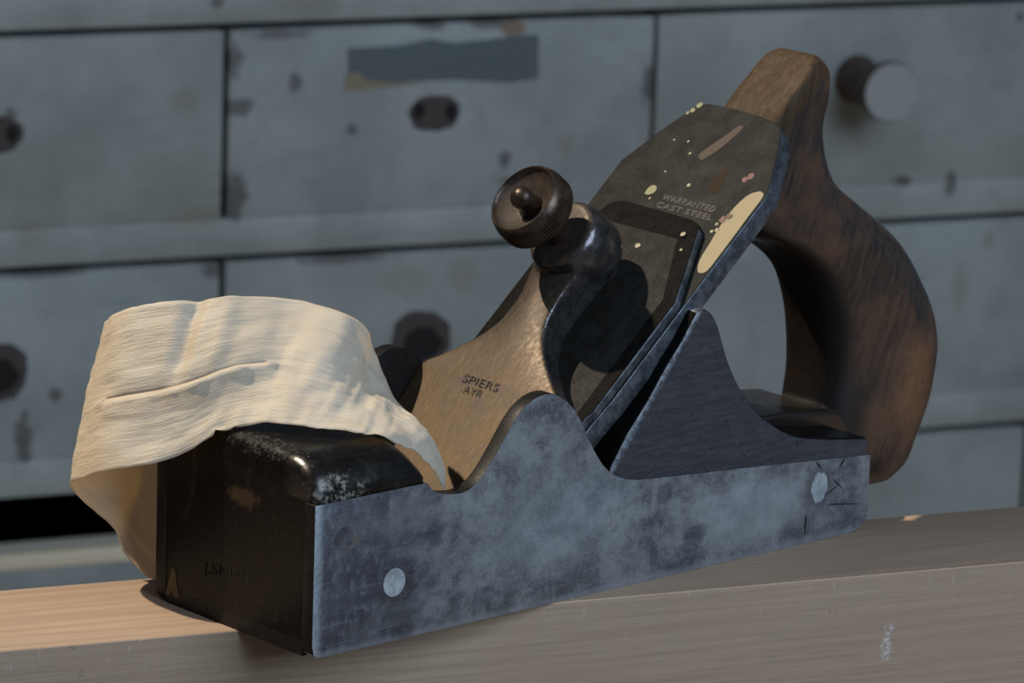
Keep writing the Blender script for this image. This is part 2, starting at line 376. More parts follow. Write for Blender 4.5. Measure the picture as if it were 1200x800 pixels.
# ---- side plates
top = [(0, 38.5), (34.6, 38.6), (35.6, 38.0), (36.9, 36.6), (39.5, 35.2), (43.3, 34.4), (46.5, 34.2), (49.5, 34.9), (52.5, 36.8), (55.7, 40.2), (59, 44.5),
       (62.3, 49.0), (65.5, 52.3), (69.2, 54.4), (73, 55.2), (76.4, 54.7), (80.5, 52.4), (83.8, 49.2), (86.5, 45.2), (88.6, 41.4), (91.5, 36.9), (94.9, 32.8),
       (99, 30.0), (104.1, 28.3), (110, 27.5), (116.2, 27.0), (144.1, 24.9), (168.2, 22.9), (193, 20.9)]
crv = [top[0]] + catmull([(q[0], q[1]) for q in top[1:26]], 4) + top[26:]
outline = [(0, 3), (0.4, 1.2), (1.4, 0.3), (3, 0), (186, 0), (189.5, 0.5), (192, 1.8), (193, 4)] + crv[::-1]
for y0, y1 in ((0, 4.2), (57.8, 62)):
    v, f = extrude(outline, y0, y1, lambda p, q, r: (p, r, q))
    lab = 'mottled grey steel side plate' if y0 == 0 else None
    inner = y1 if y0 == 0 else y0
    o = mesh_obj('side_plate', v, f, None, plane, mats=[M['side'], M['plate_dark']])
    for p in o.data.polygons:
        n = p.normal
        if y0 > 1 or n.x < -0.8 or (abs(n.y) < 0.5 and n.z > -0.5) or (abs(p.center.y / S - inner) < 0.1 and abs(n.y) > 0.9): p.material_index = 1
    bevel(o, 0.7, 3, 25)
    if lab: o['label'] = lab

# rivets: flush round ends in the near plate
def disc(cx, cz, rx, rz, seed=None, n=28, th=0.08):
    rnd = random.Random(seed or 1); pts = []
    for k in range(n):
        a = 2 * math.pi * k / n; j = 1 + (rnd.uniform(-0.10, 0.10) if seed else 0)
        pts.append((cx + rx * math.cos(a) * j, cz + rz * math.sin(a) * j))
    return pts
for cx, cz, rx, rz, m, sd in ((25.4, 15, 3.5, 3.6, 'rivet', None), (9.0, 28.8, 3.0, 3.0, 'rivet_dark', None), (98.6, 18.9, 3.6, 3.7, 'rivet_dull', None), (173.6, 14.8, 3.0, 4.1, 'rivet', 5)):
    v, f = extrude(disc(cx, cz, rx, rz, sd), -0.05 if m == 'rivet' else -0.02, 1.0, lambda p, q, r: (p, r, q))
    mesh_obj('rivet', v, f, M[m], plane)

# scratches gouged round the heel rivet
for (xa, za), (xb, zb), wd in (((183.2, 21.8), (180.5, 18.2), .30), ((171.8, 22.4), (174.6, 19.1), .25), ((176.3, 9.7), (191.3, 7.4), .22), ((169.2, 8.7), (168.7, 1.7), .40),
                           ((176.4, 12.2), (181.8, 14.7), .25), ((178.4, 16.6), (183.6, 12.2), .22)):
    dx, dz = xb - xa, zb - za; L_ = math.hypot(dx, dz); nx_, nz_ = -dz / L_ * wd, dx / L_ * wd
    pts = [(xa, za), (xa + dx * .3 + nx_, za + dz * .3 + nz_), (xa + dx * .7 + nx_ * .8, za + dz * .7 + nz_ * .8), (xb, zb), (xa + dx * .6 - nx_ * .6, za + dz * .6 - nz_ * .6), (xa + dx * .25 - nx_, za + dz * .25 - nz_)]
    v, f = extrude(pts, -0.02, 0.5, lambda p, q, r: (p, r, q)); mesh_obj('scratch', v, f, M['plate_dark'], plane)

# ---- sole
v, f = boxes([(0.15, 52, 4.0, 58.0, 0, 3.8), (53.5, 192.6, 4.0, 58.0, 0, 3.8), (51.8, 53.6, 4.0, 6, 0, 3.8), (51.8, 53.6, 56, 58, 0, 3.8)])
mesh_obj('sole_plate', v, f, M['sole'], plane)

# ---- front infill (toe block) with bullnosed shoulders
def toe_ring(x, dz, dy):
    zt = 49.3 - dz; zs = 38.9 - max(0, dz * 0.25 - 0.5) * 0; y0 = 0.15 + dy; pts = []
    a0 = 39.6
    pts.append((x, 4.4, 3.85)); pts.append((x, 4.4, 38.2)); pts.append((x, y0, 38.4)); pts.append((x, y0, a0))
    rx, rz = 12.0 - dy * 0.4, zt - a0
    for k in range(1, 12):
        a = math.pi / 2 * k / 12
        pts.append((x, y0 + rx * (1 - math.cos(a)), a0 + rz * math.sin(a) ** 0.95))
    pts.append((x, y0 + rx, zt)); pts.append((x, 22, zt + 0.5)); pts.append((x, 31, zt + 0.7))
    half = pts[:]
    return half + [(x, 62 - p[1], p[2]) for p in half[:-1]][::-1]
rs = [toe_ring(*a) for a in ((0.2, 4.2, 2.6), (0.5, 2.8, 1.5), (1.2, 1.6, 0.8), (2.4, 0.7, 0.25), (4, 0.15, 0.02), (6, 0, 0), (16, 0, 0), (24, 0.1, 0), (27, 0.4, 0), (30, 1.4, 0), (32, 3.0, 0.1), (33.6, 5.2, 0.3), (34.4, 7.2, 0.6), (34.7, 8.8, 1.0))]
v, f = loft(rs)
o = mesh_obj('front_infill', v, f, M['ebony'], plane, True); o['label'] = 'glossy black wooden toe block'
sm = o.modifiers.new('e', 'EDGE_SPLIT'); sm.split_angle = R(38)

# ---- rear infill
pr = [(96.4, 26), (96.6, 32.3), (102, 40.4), (109, 48.4), (114.6, 55.9), (120.2, 62.4), (123.4, 67.0), (125.2, 69.0), (127.1, 69.6), (129.6, 68.8), (131.8, 66.9), (133.9, 63.3), (137.5, 54.8), (142.7, 46.3),
      (147.8, 40.5), (152.8, 36.5), (159.5, 32.4), (166.1, 29.8), (178, 27.5), (190.5, 25.8), (192.7, 25.5), (192.8, 15)]
prc = pr[:2] + catmull(pr[2:19], 3) + pr[19:]
def cheek(y0, y1):
    return extrude(prc + [(150, 15), (104, 15)], y0, y1, lambda p, q, r: (p, r, q))
o = mesh_obj('rear_infill', *cheek(0.15, 61.85), M['cheek'], plane, mats=[M['cheek'], M['ebony'], M['gap_shade']],
             fmat=lambda p: 2 if abs(p.normal.y) < 0.5 and p.center.x < 0.1255 else 1 if (abs(p.normal.y) < 0.5 and p.center.x > 0.128) or p.center.y > 0.05 else 0)  # front slope painted black for the deep shade in the gap by the iron
o['label'] = 'ebonised wooden heel block with scooped cheek'
bevel(o, 1.3, 4, 35)
# solid bed below the iron
bedp = [(54, 3.9), (192.5, 3.9), (192.5, 22), (150, 24), (118, 56)] + [(49.2 + z / 0.9036 + 4.2, z) for z in (58, 40, 20, 6)]
v, f = extrude(bedp, 18, 44, lambda p, q, r: (p, r, q)); mesh_obj('iron_bed', v, f, M['ebony'], plane)

# ---- handle: open tote with a horn
ST = [  # F(x,z) front, B(x,z) rear, half thickness, section power
    ((188.6, 126.4), (192.0, 125.2), 6.5, 5), ((186.0, 124.6), (195.6, 120.6), 9.4, 9), ((180.0, 119.0), (196.0, 113.6), 10.6, 10), ((173.0, 112.6), (194.6, 105.5), 10.8, 10),
    ((165, 103.5), (197.0, 97.0), 11.2, 7), ((158, 95), (202, 89.5), 11.6, 5), ((158.5, 86.5), (211.5, 83.5), 11.8, 3.0), ((167, 80), (221, 77), 12.2, 3.0),
    ((178, 75), (230.5, 69.5), 12.6, 3.0), ((189, 67), (238, 60.5), 12.8, 3.0), ((195, 56), (243.2, 51), 13.3, 3.2), ((197, 46), (245.5, 42), 13.3, 3.2),
    ((197, 37), (245.6, 32), 13, 3.0), ((196, 28), (243.5, 23), 13, 3.0), ((194.2, 17), (239.5, 14.5), 12.8, 3.0), ((194.0, 10), (236, 7.5), 12.4, 3.0), ((196, 4.5), (231.5, 3.2), 10.5, 2.6)]
dense = catmull([(a[0], a[1], b[0], b[1], h, n) for a, b, h, n in ST], 5)
rings = []
for fx, fz, bx_, bz, h, n in dense:
    cx, cz, ex, ez = (fx + bx_) / 2, (fz + bz) / 2, (bx_ - fx) / 2, (bz - fz) / 2; ring = []
    for k in range(72):
        a = 2 * math.pi * k / 72; c, s = math.cos(a), math.sin(a)
        p = math.copysign(abs(c) ** (2 / n), c); q = math.copysign(abs(s) ** (2 / n), s)
        # the back of the grip is worked to a narrower ridge: a crease, then a facet
        kf = 0.42 * min(1, max(0.35, (cz - 30) / 30)); q *= 1 - kf * max(0, min(1, (p - 0.30) / 0.70)) ** 1.15
        ring.append((cx + ex * p, 31 + h * q, cz + ez * p))
    rings.append(ring)
stem = loft(rings)
foot = [(152, 20), (154, 28), (158, 31), (164, 31.8), (176, 31.3), (188, 30.0), (196, 29), (200.5, 25), (202, 14), (194, 10), (193.8, 20)]
footv = extrude(foot, 16, 46, lambda p, q, r: (p, r, q))
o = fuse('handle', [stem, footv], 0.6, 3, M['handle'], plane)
o['label'] = 'glossy dark brown wooden rear handle with worn horn'

# ---- plane iron
out_iron = [(163.3, 46.5), (164.4, 44), (164.6, 36), (164.0, 24), (162.9, 17.5), (161.8, 15.0), (160.0, 13.2), (151, 8.4), (141.6, 3.9), (139.6, 3.4), (6, 3.9), (6, 58.1), (140.5, 58.4), (142.8, 57.4), (152, 53.4), (162, 48.0)]
out_iron = [(a, min(57.6, max(4.35, b)) if a < 66 else b) for a, b in out_iron]
ii = out_iron.index((6, 4.35)) if (6, 4.35) in out_iron else 10
out_iron = out_iron[:10] + [(70, 3.6), (62, 4.4), (6, 4.4), (6, 57.6), (62, 57.6), (70, 58.3)] + out_iron[12:]
v, f = extrude(out_iron, -3.4, 2.5, IR)
iron = mesh_obj('plane_iron', v, f, None, plane, mats=[M['iron'], M['edge']],
                fmat=lambda p: 0 if abs(p.normal.dot(Wv)) > 0.9 else 1)
iron['label'] = 'thick rust-brown cutting iron with clipped corners'
bevel(iron, 0.55, 3)

# ---- cap iron
out_cap = [(126.6, 45.5), (126.9, 43), (126.3, 18), (125.4, 14.8), (124.0, 13.6), (101, 3.7), (64, 3.7), (62, 4.6), (12, 4.6), (12, 57.4), (62, 57.4), (64, 58.3), (101, 58.3), (124.5, 48.5), (126.0, 47)]
V, F = extrude(out_cap, 2.55, 5.4, IR)
cap = mesh_obj('cap_iron', V, F, None, plane, mats=[M['cap'], M['edge']], fmat=lambda p: 1 if p.normal.y < -0.9 else 0)
bevel(cap, 0.6, 3)
# raised middle of the cap iron
ro = [(121, 46), (121, 17), (101, 6.5), (30, 6.5), (30, 55.5), (101, 55.5)]; ri = [(112, 41), (112, 21), (100, 15.5), (34, 15), (34, 47), (100, 46.5)]
v, f = loft([[IR(a, b, 5.2) for a, b in ro], [IR(a, b, 6.3) for a, b in ri]])
o = mesh_obj('cap_iron_crown', v, f, M['crown'], cap); bevel(o, 0.8, 3, 3)

def blob_poly(pts, w, name, mat, parent, fr=IR, th=0.09):
    pts = catmull([tuple(p) for p in pts] + [tuple(pts[0])], 3)[:-1]
    v, f = extrude(pts, w - 0.1, w + th, fr)
    o = mesh_obj(name, v, f, mat, parent); return o
yel = [(141.2, 6.3), (140.0, 4.3), (133.8, 4.2), (126.9, 4.1), (119.4, 4.1), (114.7, 4.2), (113.1, 5.2), (113.2, 7.0), (116.5, 9.0), (122.2, 9.8), (128.9, 10.7), (134.9, 10.5), (139.4, 9.0)]
o = blob_poly(yel, 2.5, 'paint_smear', M['cream'], iron); o['label'] = 'cream paint smear'
blob_poly([(132.0, 42.2), (133.8, 42.5), (135.1, 41.6), (134.9, 40.0), (133.2, 39.4), (131.9, 40.8)], 2.5, 'paint_spot', M['green'], iron)
blob_poly([(146.2, 32.2), (147.6, 34.3), (151.7, 32.6), (155.2, 30.6), (159.3, 28.5), (159.1, 26.8), (154.6, 27.8), (149.9, 29.6)], 2.5, 'rust_mark', M['rust2'], iron, th=0.08)
blob_poly([(136.9, 21.2), (139.0, 23.4), (142.9, 23.6), (146.0, 22.4), (145.7, 21.1), (141.1, 20.0), (137.6, 19.5)], 2.5, 'rust_mark', M['rust'], iron, th=0.08)
rr = random.Random(3)
def spot(u, y, r, mat, par, w=2.5):
    pts = [(u + r * math.cos(a) * rr.uniform(.75, 1.2), y + r * math.sin(a) * rr.uniform(.75, 1.2)) for a in [k * math.pi / 4 for k in range(8)]]
    return blob_poly(pts, w, 'paint_spot', mat, par)
for u, y, r, m in ((130.2, 11.3, 1.3, 'pink'), (131.4, 10.2, 1.1, 'pink'), (145.0, 12.8, 1.1, 'pink'), (143.6, 13.8, 0.9, 'pink'), (126.6, 10.6, 0.7, 'ivory'), (128.3, 12.2, 0.55, 'green'),
                   (163.0, 46.3, 0.9, 'green'), (161.0, 47.3, 0.8, 'green'), (159.8, 48.3, 0.6, 'green'), (137.8, 30.2, 0.6, 'ivory'), (147.5, 37.5, 0.4, 'ivory'), (150.5, 46.0, 0.35, 'green'),
                   (151.0, 41.0, 0.35, 'ivory'), (140.2, 41.0, 0.3, 'ivory'), (125.9, 12.0, 0.5, 'ivory'), (131.0, 39.5, 0.35, 'ivory')):
    spot(u, y, r, M[m], iron)
for u, y, r in ((120.8, 16.5, 0.75), (113.8, 27.5, 0.8), (116.5, 14.0, 0.4)): spot(u, y, r, M['ivory'], cap, 5.35 if u > 121 or y < 16 else 5.9 if u > 115 else 6.3)

# ---- lever cap: bell shaped body, round boss, all one casting
hw = [(4, 8.9), (9, 8.2), (14, 7.1), (19, 6.8), (22.5, 7.3), (26.5, 8.9), (31, 12.3), (35, 16.6), (38.5, 21.0), (41.5, 25.2), (43.4, 26.9), (46, 27.2), (60, 27.2), (80, 27.2)]
hw = catmull(hw, 4); hw[-1] = (80, 27.2)
rings = []
for t_, h in hw:
    k = min(1, max(0, (t_ - 22) / 58)); df = 4.5 - 1.0 * k; db = -7.6 + 2.6 * min(1, max(0, (t_ - 14) / 20)) + 3.5 * k
    cv = 0.9 * (1 - k) + 0.5
    pts = [(31 - h, 0)]
    ring = []
    n = 10
    for i in range(n + 1):      # front, slightly crowned
        s = -1 + 2 * i / n; ring.append(LV(t_, 31 + h * s, df - cv * s * s))
    for i in range(n + 1):      # back
        s = 1 - 2 * i / n; ring.append(LV(t_, 31 + h * s, db + 0.6 * s * s))
    rings.append(ring)
body = loft(rings)
def lathe(profile, n=64, f=None, mod=None):
    V, F = [], []
    for i, (s, r) in enumerate(profile):
        for k in range(n):
            a = 2 * math.pi * k / n; rr_ = r + (mod(i, k) if mod else 0)
            V.append(f(s, rr_ * math.cos(a), rr_ * math.sin(a)))
    m_ = len(profile)
    for i in range(m_ - 1):
        for k in range(n): F.append((i * n + k, i * n + (k + 1) % n, (i + 1) * n + (k + 1) % n, (i + 1) * n + k))
    F.append(tuple(range(n))[::-1]); F.append(tuple(range((m_ - 1) * n, m_ * n)))
    return V, F
AX = lambda s, a, b: tuple(F0 - Dv * s + Vector((0, 1, 0)) * a + Ev * b)       # s back along the screw axis
boss = lathe([(17.0, 8.6), (17.5, 9.5), (18.8, 10.3), (22, 11.0), (26, 11.2), (29.5, 10.8), (32.4, 9.4), (34.4, 7.0), (35.4, 4.0), (35.6, 1.0)], 40, AX)
lever = fuse('lever_cap', [body, boss], 0.55, 6, None, plane, mats=[M['brass'], M['lever_shade']],
             fmat=lambda p: 0 if p.normal.dot(Dv) > 0.60 else 1)  # side faces: same bronze, with its unlit bluish tone put into the colour
lever['label'] = 'bell-shaped brass lever cap with dark rounded neck'

# ---- thumb screw
knob_prof = [(4.2, 0.01), (4.2, 2.9), (3.6, 4.2), (2.4, 6.6), (1.5, 8.2), (0.8, 8.9), (0.15, 9.15), (0.0, 9.4), (0.5, 9.95), (2.0, 10.5)]
body_prof = [(2.0 + 0.62 * k, 10.62) for k in range(1, 9)]
knob_prof = knob_prof + body_prof + [(7.5, 10.5), (8.3, 9.9), (8.9, 8.9), (9.2, 7.2), (9.4, 5.2), (10.0, 4.6), (10.5, 4.9), (11.1, 5.1), (11.7, 4.7), (12.2, 4.2), (12.7, 4.5), (13.3, 4.6), (13.9, 4.1), (14.5, 3.7), (18, 3.7), (18, 0.01)]
def knurl(i, k):
    if 9 < i < 18: return (0.2 if (k % 3) < 1 else -0.2) * (1.0 if i % 2 else 0.35)
    return 0
v, f = lathe(knob_prof, 264, AX, knurl)
def kmat(p):
    c = p.center / S - F0; s = -c.dot(Dv); r = (c + Dv * s).length
    return 1 if (s > 1.0 and r < 8.9 and p.normal.dot(Dv) > 0.4 and s < 4) else 0
screw = mesh_obj('thumb_screw', v, f, None, plane, True, mats=[M['knob'], M['dish']], fmat=kmat)
screw['label'] = 'dark bronze knurled thumb screw with dished face'
sm = screw.modifiers.new('e', 'EDGE_SPLIT'); sm.split_angle = R(50)
v, f = lathe([(4.4, 0.01), (4.4, 3.6), (3.4, 3.5), (2.0, 2.7), (0.9, 2.9), (-0.4, 3.1), (-1.5, 2.8), (-2.5, 1.9), (-3.0, 0.9), (-3.1, 0.01)][::-1], 40, AX)
mesh_obj('screw_button', v, f, M['knob'], screw, True)
v, f = lathe([(32, 3.6), (36.0, 3.6), (36.2, 4.6), (36.8, 5.0), (37.3, 4.4)], 32, AX)
mesh_obj('screw_tip', v, f, M['knob'], screw, True)
# ---- stamps
def stamp(body_, origin, rdir, udir, height, mat, parent, name='stamp', width=None, bend=0.0):
    cu = bpy.data.curves.new('txt', 'FONT'); cu.body = body_; cu.size = 1.0; cu.align_x = 'CENTER'; cu.align_y = 'CENTER'; cu.extrude = 0.0
    cu.space_character = 1.12
    tmp = bpy.data.objects.new('txt', cu); COL.objects.link(tmp)
    dg = bpy.context.evaluated_depsgraph_get()
    me = bpy.data.meshes.new_from_object(tmp.evaluated_get(dg))
    xs = [q.co.x for q in me.vertices]; w0 = max(xs) - min(xs); k = height / 0.72; kx = (width / w0) if width else k
    o_, r_, u_ = Vector(origin), Vector(rdir).normalized(), Vector(udir).normalized()
    V = [tuple(o_ + r_ * (q.co.x * kx) + u_ * (q.co.y * k + bend * (q.co.x * kx) ** 2)) for q in me.vertices]
    F = [tuple(p.vertices) for p in me.polygons]
    bpy.data.objects.remove(tmp); bpy.data.curves.remove(cu)
    return mesh_obj(name, V, F, mat, parent, clean=False)
stamp('J.SMITH', (0.10, 33.5, 13.6), (0, -1, 0.09), (0, 0, 1), 3.0, M['stampb'], plane, width=18)
for p, lines, fr in (('iron', (('WARRANTED', 132.6, 26.0, 1.9, 19.5), ('CAST STEEL', 129.9, 25.6, 1.7, 20.5)), IR),):
    for tx, u, y, h, w_ in lines:
        stamp(tx, IR(u, y, 2.56), (0, -1, 0), Uv, h, M['stamp'], iron, width=w_)
        stamp(tx, Vector(IR(u - 0.22, y - 0.2, 2.54)), (0, -1, 0), Uv, h, M['stampl'], iron, width=w_)
for tx, t_, y, h, w_ in (('SPIERS', 43.8, 32.5, 2.3, 13.5), ('AYR', 46.6, 33.5, 2.1, 7.0)):
    stamp(tx, LV(t_, y, 4.42), (0, -1, 0), -Ev, h, M['stamp'], lever, width=w_)
o = blob_poly([(54.2, 9.2), (55.4, 9.3), (56.4, 6.2), (57.6, 2.6), (56.2, 2.2), (55.4, 3.8), (54.6, 2.4), (52.6, 2.2), (53.4, 5.6)], 0, 'ochre_mark', M['ochre'], plane,
              fr=lambda p, q, r: (0.08 - r * 0.5, p, q), th=0.12)

# ================================================================== SHAVING
SH = [((46.9,7.0,33.2),(45.4,5.8,33.7)),
((48.9,9.4,37.5),(43.5,6.0,37.7)),
((49.0,14.0,43.3),(39.8,6.5,41.6)),
((48.1,17.6,47.2),(35.8,7.4,45.7)),
((49.0,27.6,50.6),(28.9,7.8,49.1)),
((52.2,37.6,55.9),(23.3,9.2,50.7)),
((51.2,40.3,61.7),(18.2,12.8,51.5)),
((45.2,37.0,68.5),(13.6,17.1,51.9)),
((37.0,35.0,73.5),(9.4,22.3,52.1)),
      ((20.3,32.7,79.6),(4.8,29.1,51.6)), ((7.4,36.7,81.6),(-1.2,36.4,48.8)),
      ((-4.3,41.8,81.7),(-6.8,42.6,43.2)), ((-11.7,50.7,79.8),(-13.0,49.8,39.5)), ((-13.8,59.9,76.6),(-18.1,60.3,36.2)), ((-9.5,71.1,71.4),(-17.4,70.7,31.7)), ((-3.2,80.2,66.1),(-13.6,79.8,27.5)),
      ((8.2,85.2,53.6),(-6.4,82.0,20.4)), ((15.7,84.3,46.0),(1.3,81.0,13.1)), ((21.1,80.6,41.5),(3.5,79.6,6.8)), ((22.3,74.9,35.8),(6.2,72.6,1.5)), ((19.1,67.2,29.1),(8.6,65.1,2.2))]
_v = Vector((0.6543, 0.7180, -0.2374)); SH2 = []
for k_, (A_, B_) in enumerate(SH):     # the band leans back: its upper edge lies deeper than the lower one
    lean = (4 if k_ < 9 else 18) * max(0, min(1, (k_ - 3) / 3)) * max(0, min(1, (15.5 - k_) / 3))
    SH2.append((tuple(Vector(A_) + _v * lean), B_))
flat = catmull([a + b for a, b in SH2], 14)
NV = 44; V = []; UV = []
SL = 24                                # row where the tear runs
nS = len(flat)
for i, r in enumerate(flat):
    A, B = Vector(r[:3]), Vector(r[3:]); s = i / (nS - 1)
    pv = flat[max(0, i - 1)]; nx = flat[min(nS - 1, i + 1)]
    T = (Vector(nx[:3]) + Vector(nx[3:]) - Vector(pv[:3]) - Vector(pv[3:]))
    W = (B - A); N = T.cross(W)
    if N.length > 1e-6: N.normalize()
    wl = W.length
    for j in range(NV + 1):
        t_ = j / NV; p = A.lerp(B, t_)
        amp = min(1, wl / 18)
        bulge = math.sin(math.pi * t_) * (2.2 if s < 0.5 else 2.2 - 1.7 * min(1, (s - 0.5) / 0.1)) * amp
        q = Vector((s * 9.0, t_ * 2.2, 1.3))
        wr = (mnoise.noise(q) * 1.5 + mnoise.noise(q * 2.7) * 0.7 + mnoise.noise(Vector((s * 60, t_ * 3, 4))) * 0.28) * amp * min(1, t_ * 4 + .3)
        # creases running with the grain
        wr *= 1 - 0.75 * min(1, max(0, (s - 0.56) / 0.06))
        wr += (mnoise.noise(Vector((s * 14, t_ * 16, 7))) * 0.26 + mnoise.noise(Vector((s * 40, t_ * 34, 9))) * 0.14 + mnoise.noise(Vector((s * 34, t_ * 9, 12))) * 0.30) * amp
        w = 0.0
        if 0.42 < s < 0.69:
            e = math.sin(math.pi * (s - 0.42) / 0.27) ** 0.6
            if j > SL: w = 2.3 * e * math.exp(-(j - SL - 1) / 3.2) * (1 + 0.5 * mnoise.noise(Vector((s * 45, 1, 2))))
            else: w = -1.1 * e * math.exp(-(SL - j) / 3.5)
        if t_ < 0.55: w -= 2.4 * math.exp(-((s - 0.555 - 0.03 * t_) / 0.011) ** 2) * min(1, (0.55 - t_) / 0.2)
        if t_ < 0.6: w += 1.2 * math.exp(-((s - 0.520) / 0.014) ** 2) * min(1, (0.6 - t_) / 0.2)
        edge = mnoise.noise(Vector((s * 50, 3 if j < NV / 2 else 8, 0))) * 0.3 * amp
        if j in (0, NV): p = p + W.normalized() * edge if wl > 1 else p
        pp = p + N * -(bulge + wr + w)
        V.append(pp); UV.append((s, t_))
# sign check: the bulge must face away from the loop's middle
cen = Vector((5, 60, 50)); mid = V[int(nS * .5) * (NV + 1) + NV // 2]; base = Vector(flat[int(nS * .5)][:3]).lerp(Vector(flat[int(nS * .5)][3:]), .5)
if (mid - base).dot(base - cen) < 0:
    V = [Vector(flat[k // (NV + 1)][:3]).lerp(Vector(flat[k // (NV + 1)][3:]), (k % (NV + 1)) / NV) * 2 - v_ for k, v_ in enumerate(V)]
F = []; cut0, cut1 = int(nS * .46), int(nS * .665)
for i in range(nS - 1):
    for j in range(NV):
        if j == SL and cut0 < i < cut1: continue
        a = i * (NV + 1) + j; F.append((a, a + 1, a + NV + 2, a + NV + 1))
# lower lip of the tear laps up so that the tear reads as a thin dark line
for i in range(cut0 + 1, cut1):
    e = math.sin(math.pi * (i - cut0) / (cut1 - cut0)); k = i * (NV + 1)
    V[k + SL + 1] = V[k + SL + 1].lerp(V[k + SL], 0.55)
    V[k + SL] = V[k + SL].lerp(V[k + SL + 1], 0.1)
for k_, v_ in enumerate(V):            # never dip into the toe block
    if -1.5 < v_.x < 36 and 0 < v_.y < 62:
        zt = 50.4 if 9 < v_.y < 53 else 50.4 - 6 * max(0, (9 - v_.y) / 9) ** 2
        if v_.x < 1.5: zt -= 1.2
        if v_.x > 25: zt -= 9.5 * ((v_.x - 25) / 10) ** 2
        if v_.z < zt and v_.z > 40: v_.z = zt
me = bpy.data.meshes.new('wood_shaving'); me.from_pydata([tuple(v_ * S) for v_ in V], [], F)
uvl = me.uv_layers.new(name='UVMap')
for lp in me.loops: uvl.data[lp.index].uv = UV[lp.vertex_index]
me.materials.append(M['shaving'])
for p in me.polygons: p.use_smooth = True
shv = bpy.data.objects.new('wood_shaving', me); COL.objects.link(shv)
so = shv.modifiers.new('t', 'SOLIDIFY'); so.thickness = 0.16 * S; so.offset = 0
tag(shv, 'broad pale curled wood shaving draped over the toe of the plane', 'wood shaving')

# ================================================================== BOARD
u0, u1 = -520, 620
board = empty('beech_board', (0, 0, 0), BOARD_PSI)
tag(board, 'thick beech board standing on edge under the plane, sunlit at its left end', 'board')
v, f = box(u0, u1, 27.4, 75.0, -120, 0)
o = mesh_obj('plank', v, f, M['board'], board); bevel(o, 0.5, 2)
M['trestle'] = simple('plain pine', (0.30, 0.21, 0.13), 0.6)
for k, u in enumerate((-440, 520)):
    v, f = box(u - 30, u + 30, 12, 90, -820, -120)
    bevel(mesh_obj('leg', v, f, M['trestle'], board), 2, 2)

# ================================================================== DRAWER CABINET
CPSI = R(-19.5)
CO = Vector((880.8, 899.2, 0))
cab = empty('drawer_cabinet', (CO.x, CO.y, 0), CPSI)
tag(cab, 'large blue-grey painted bank of drawers with chipped paint behind the plane', 'cabinet')
MP = [m_paint('old grey paint', 0.0), m_paint('old blue paint', 0.06, (-0.004, 0.0, 0.01)), m_paint('old rail paint', 0.10)]
M['void'] = simple('dark cabinet inside', (0.006, 0.006, 0.007), 0.9)
M['edgewood'] = simple('cream drawer edge', (0.85, 0.78, 0.66), 0.6)
M['bare'] = NT('bare worn wood').bsdf((0.060, 0.048, 0.045), 0.7).m
M['hole'] = simple('screw hole', (0.010, 0.009, 0.009), 0.9)
M['strip'] = simple('slate label ghost', (0.105, 0.130, 0.140), 0.6)
M['tape'] = simple('yellowed tape', (0.26, 0.215, 0.14), 0.6)
M['kwood'] = m_dark_steel('worn knob wood', (0.055, 0.035, 0.026), (0.11, 0.07, 0.05), 0.5, 0.0)
M['kface'] = simple('grey painted knob face', (0.34, 0.35, 0.345), 0.55)
cols = [(-651, -408), (-408, -165), (-165, 78), (78, 321), (321, 564)]
ztop = lambda k: -52 - 122.4 * (k - 1)
rails = []
for k in range(0, 8):
    zt = ztop(k); rails.append((-690, 603, -0.5, 20, zt + 3.6, zt + 23.4))
st = [(-690, -651.5, 0, 20, -790, 115), (564.5, 603, 0, 20, -790, 115)]
v, f = boxes(rails + st + [(-690, 603, 0, 20, 93, 115), (-690, 603, 0, 20, -800, -757)])
o = mesh_obj('face_frame', v, f, MP[2], cab); bevel(o, 1.0, 2)
v, f = boxes([(-690, -680, 20, 420, -800, 115), (593, 603, 20, 420, -800, 115), (-690, 603, 410, 420, -800, 115), (-690, 603, 20, 410, -800, -790)] +
             [(c[0] - 1.5, c[0] + 1.5, 24, 400, -790, 110) for c in cols[1:]])
mesh_obj('carcass', v, f, M['void'], cab)
v, f = box(-700, 613, -12, 425, 115, 135); bevel(mesh_obj('top_board', v, f, MP[0], cab), 3, 2)

def patch(name, cx, cz, rx, rz, mat, parent, y0=-0.35, n=26, sq=1.0, seed=2, jit=0.07):
    rnd = random.Random(seed); pts = []
    for k in range(n):
        a = 2 * math.pi * k / n; c, s = math.cos(a), math.sin(a); j = 1 + rnd.uniform(-jit, jit)
        pts.append((cx + rx * math.copysign(abs(c) ** sq, c) * j, cz + rz * math.copysign(abs(s) ** sq, s) * j))
    v, f = extrude(pts, y0, 0.5, lambda p, q, r: (p, r, q)); return mesh_obj(name, v, f, mat, parent)

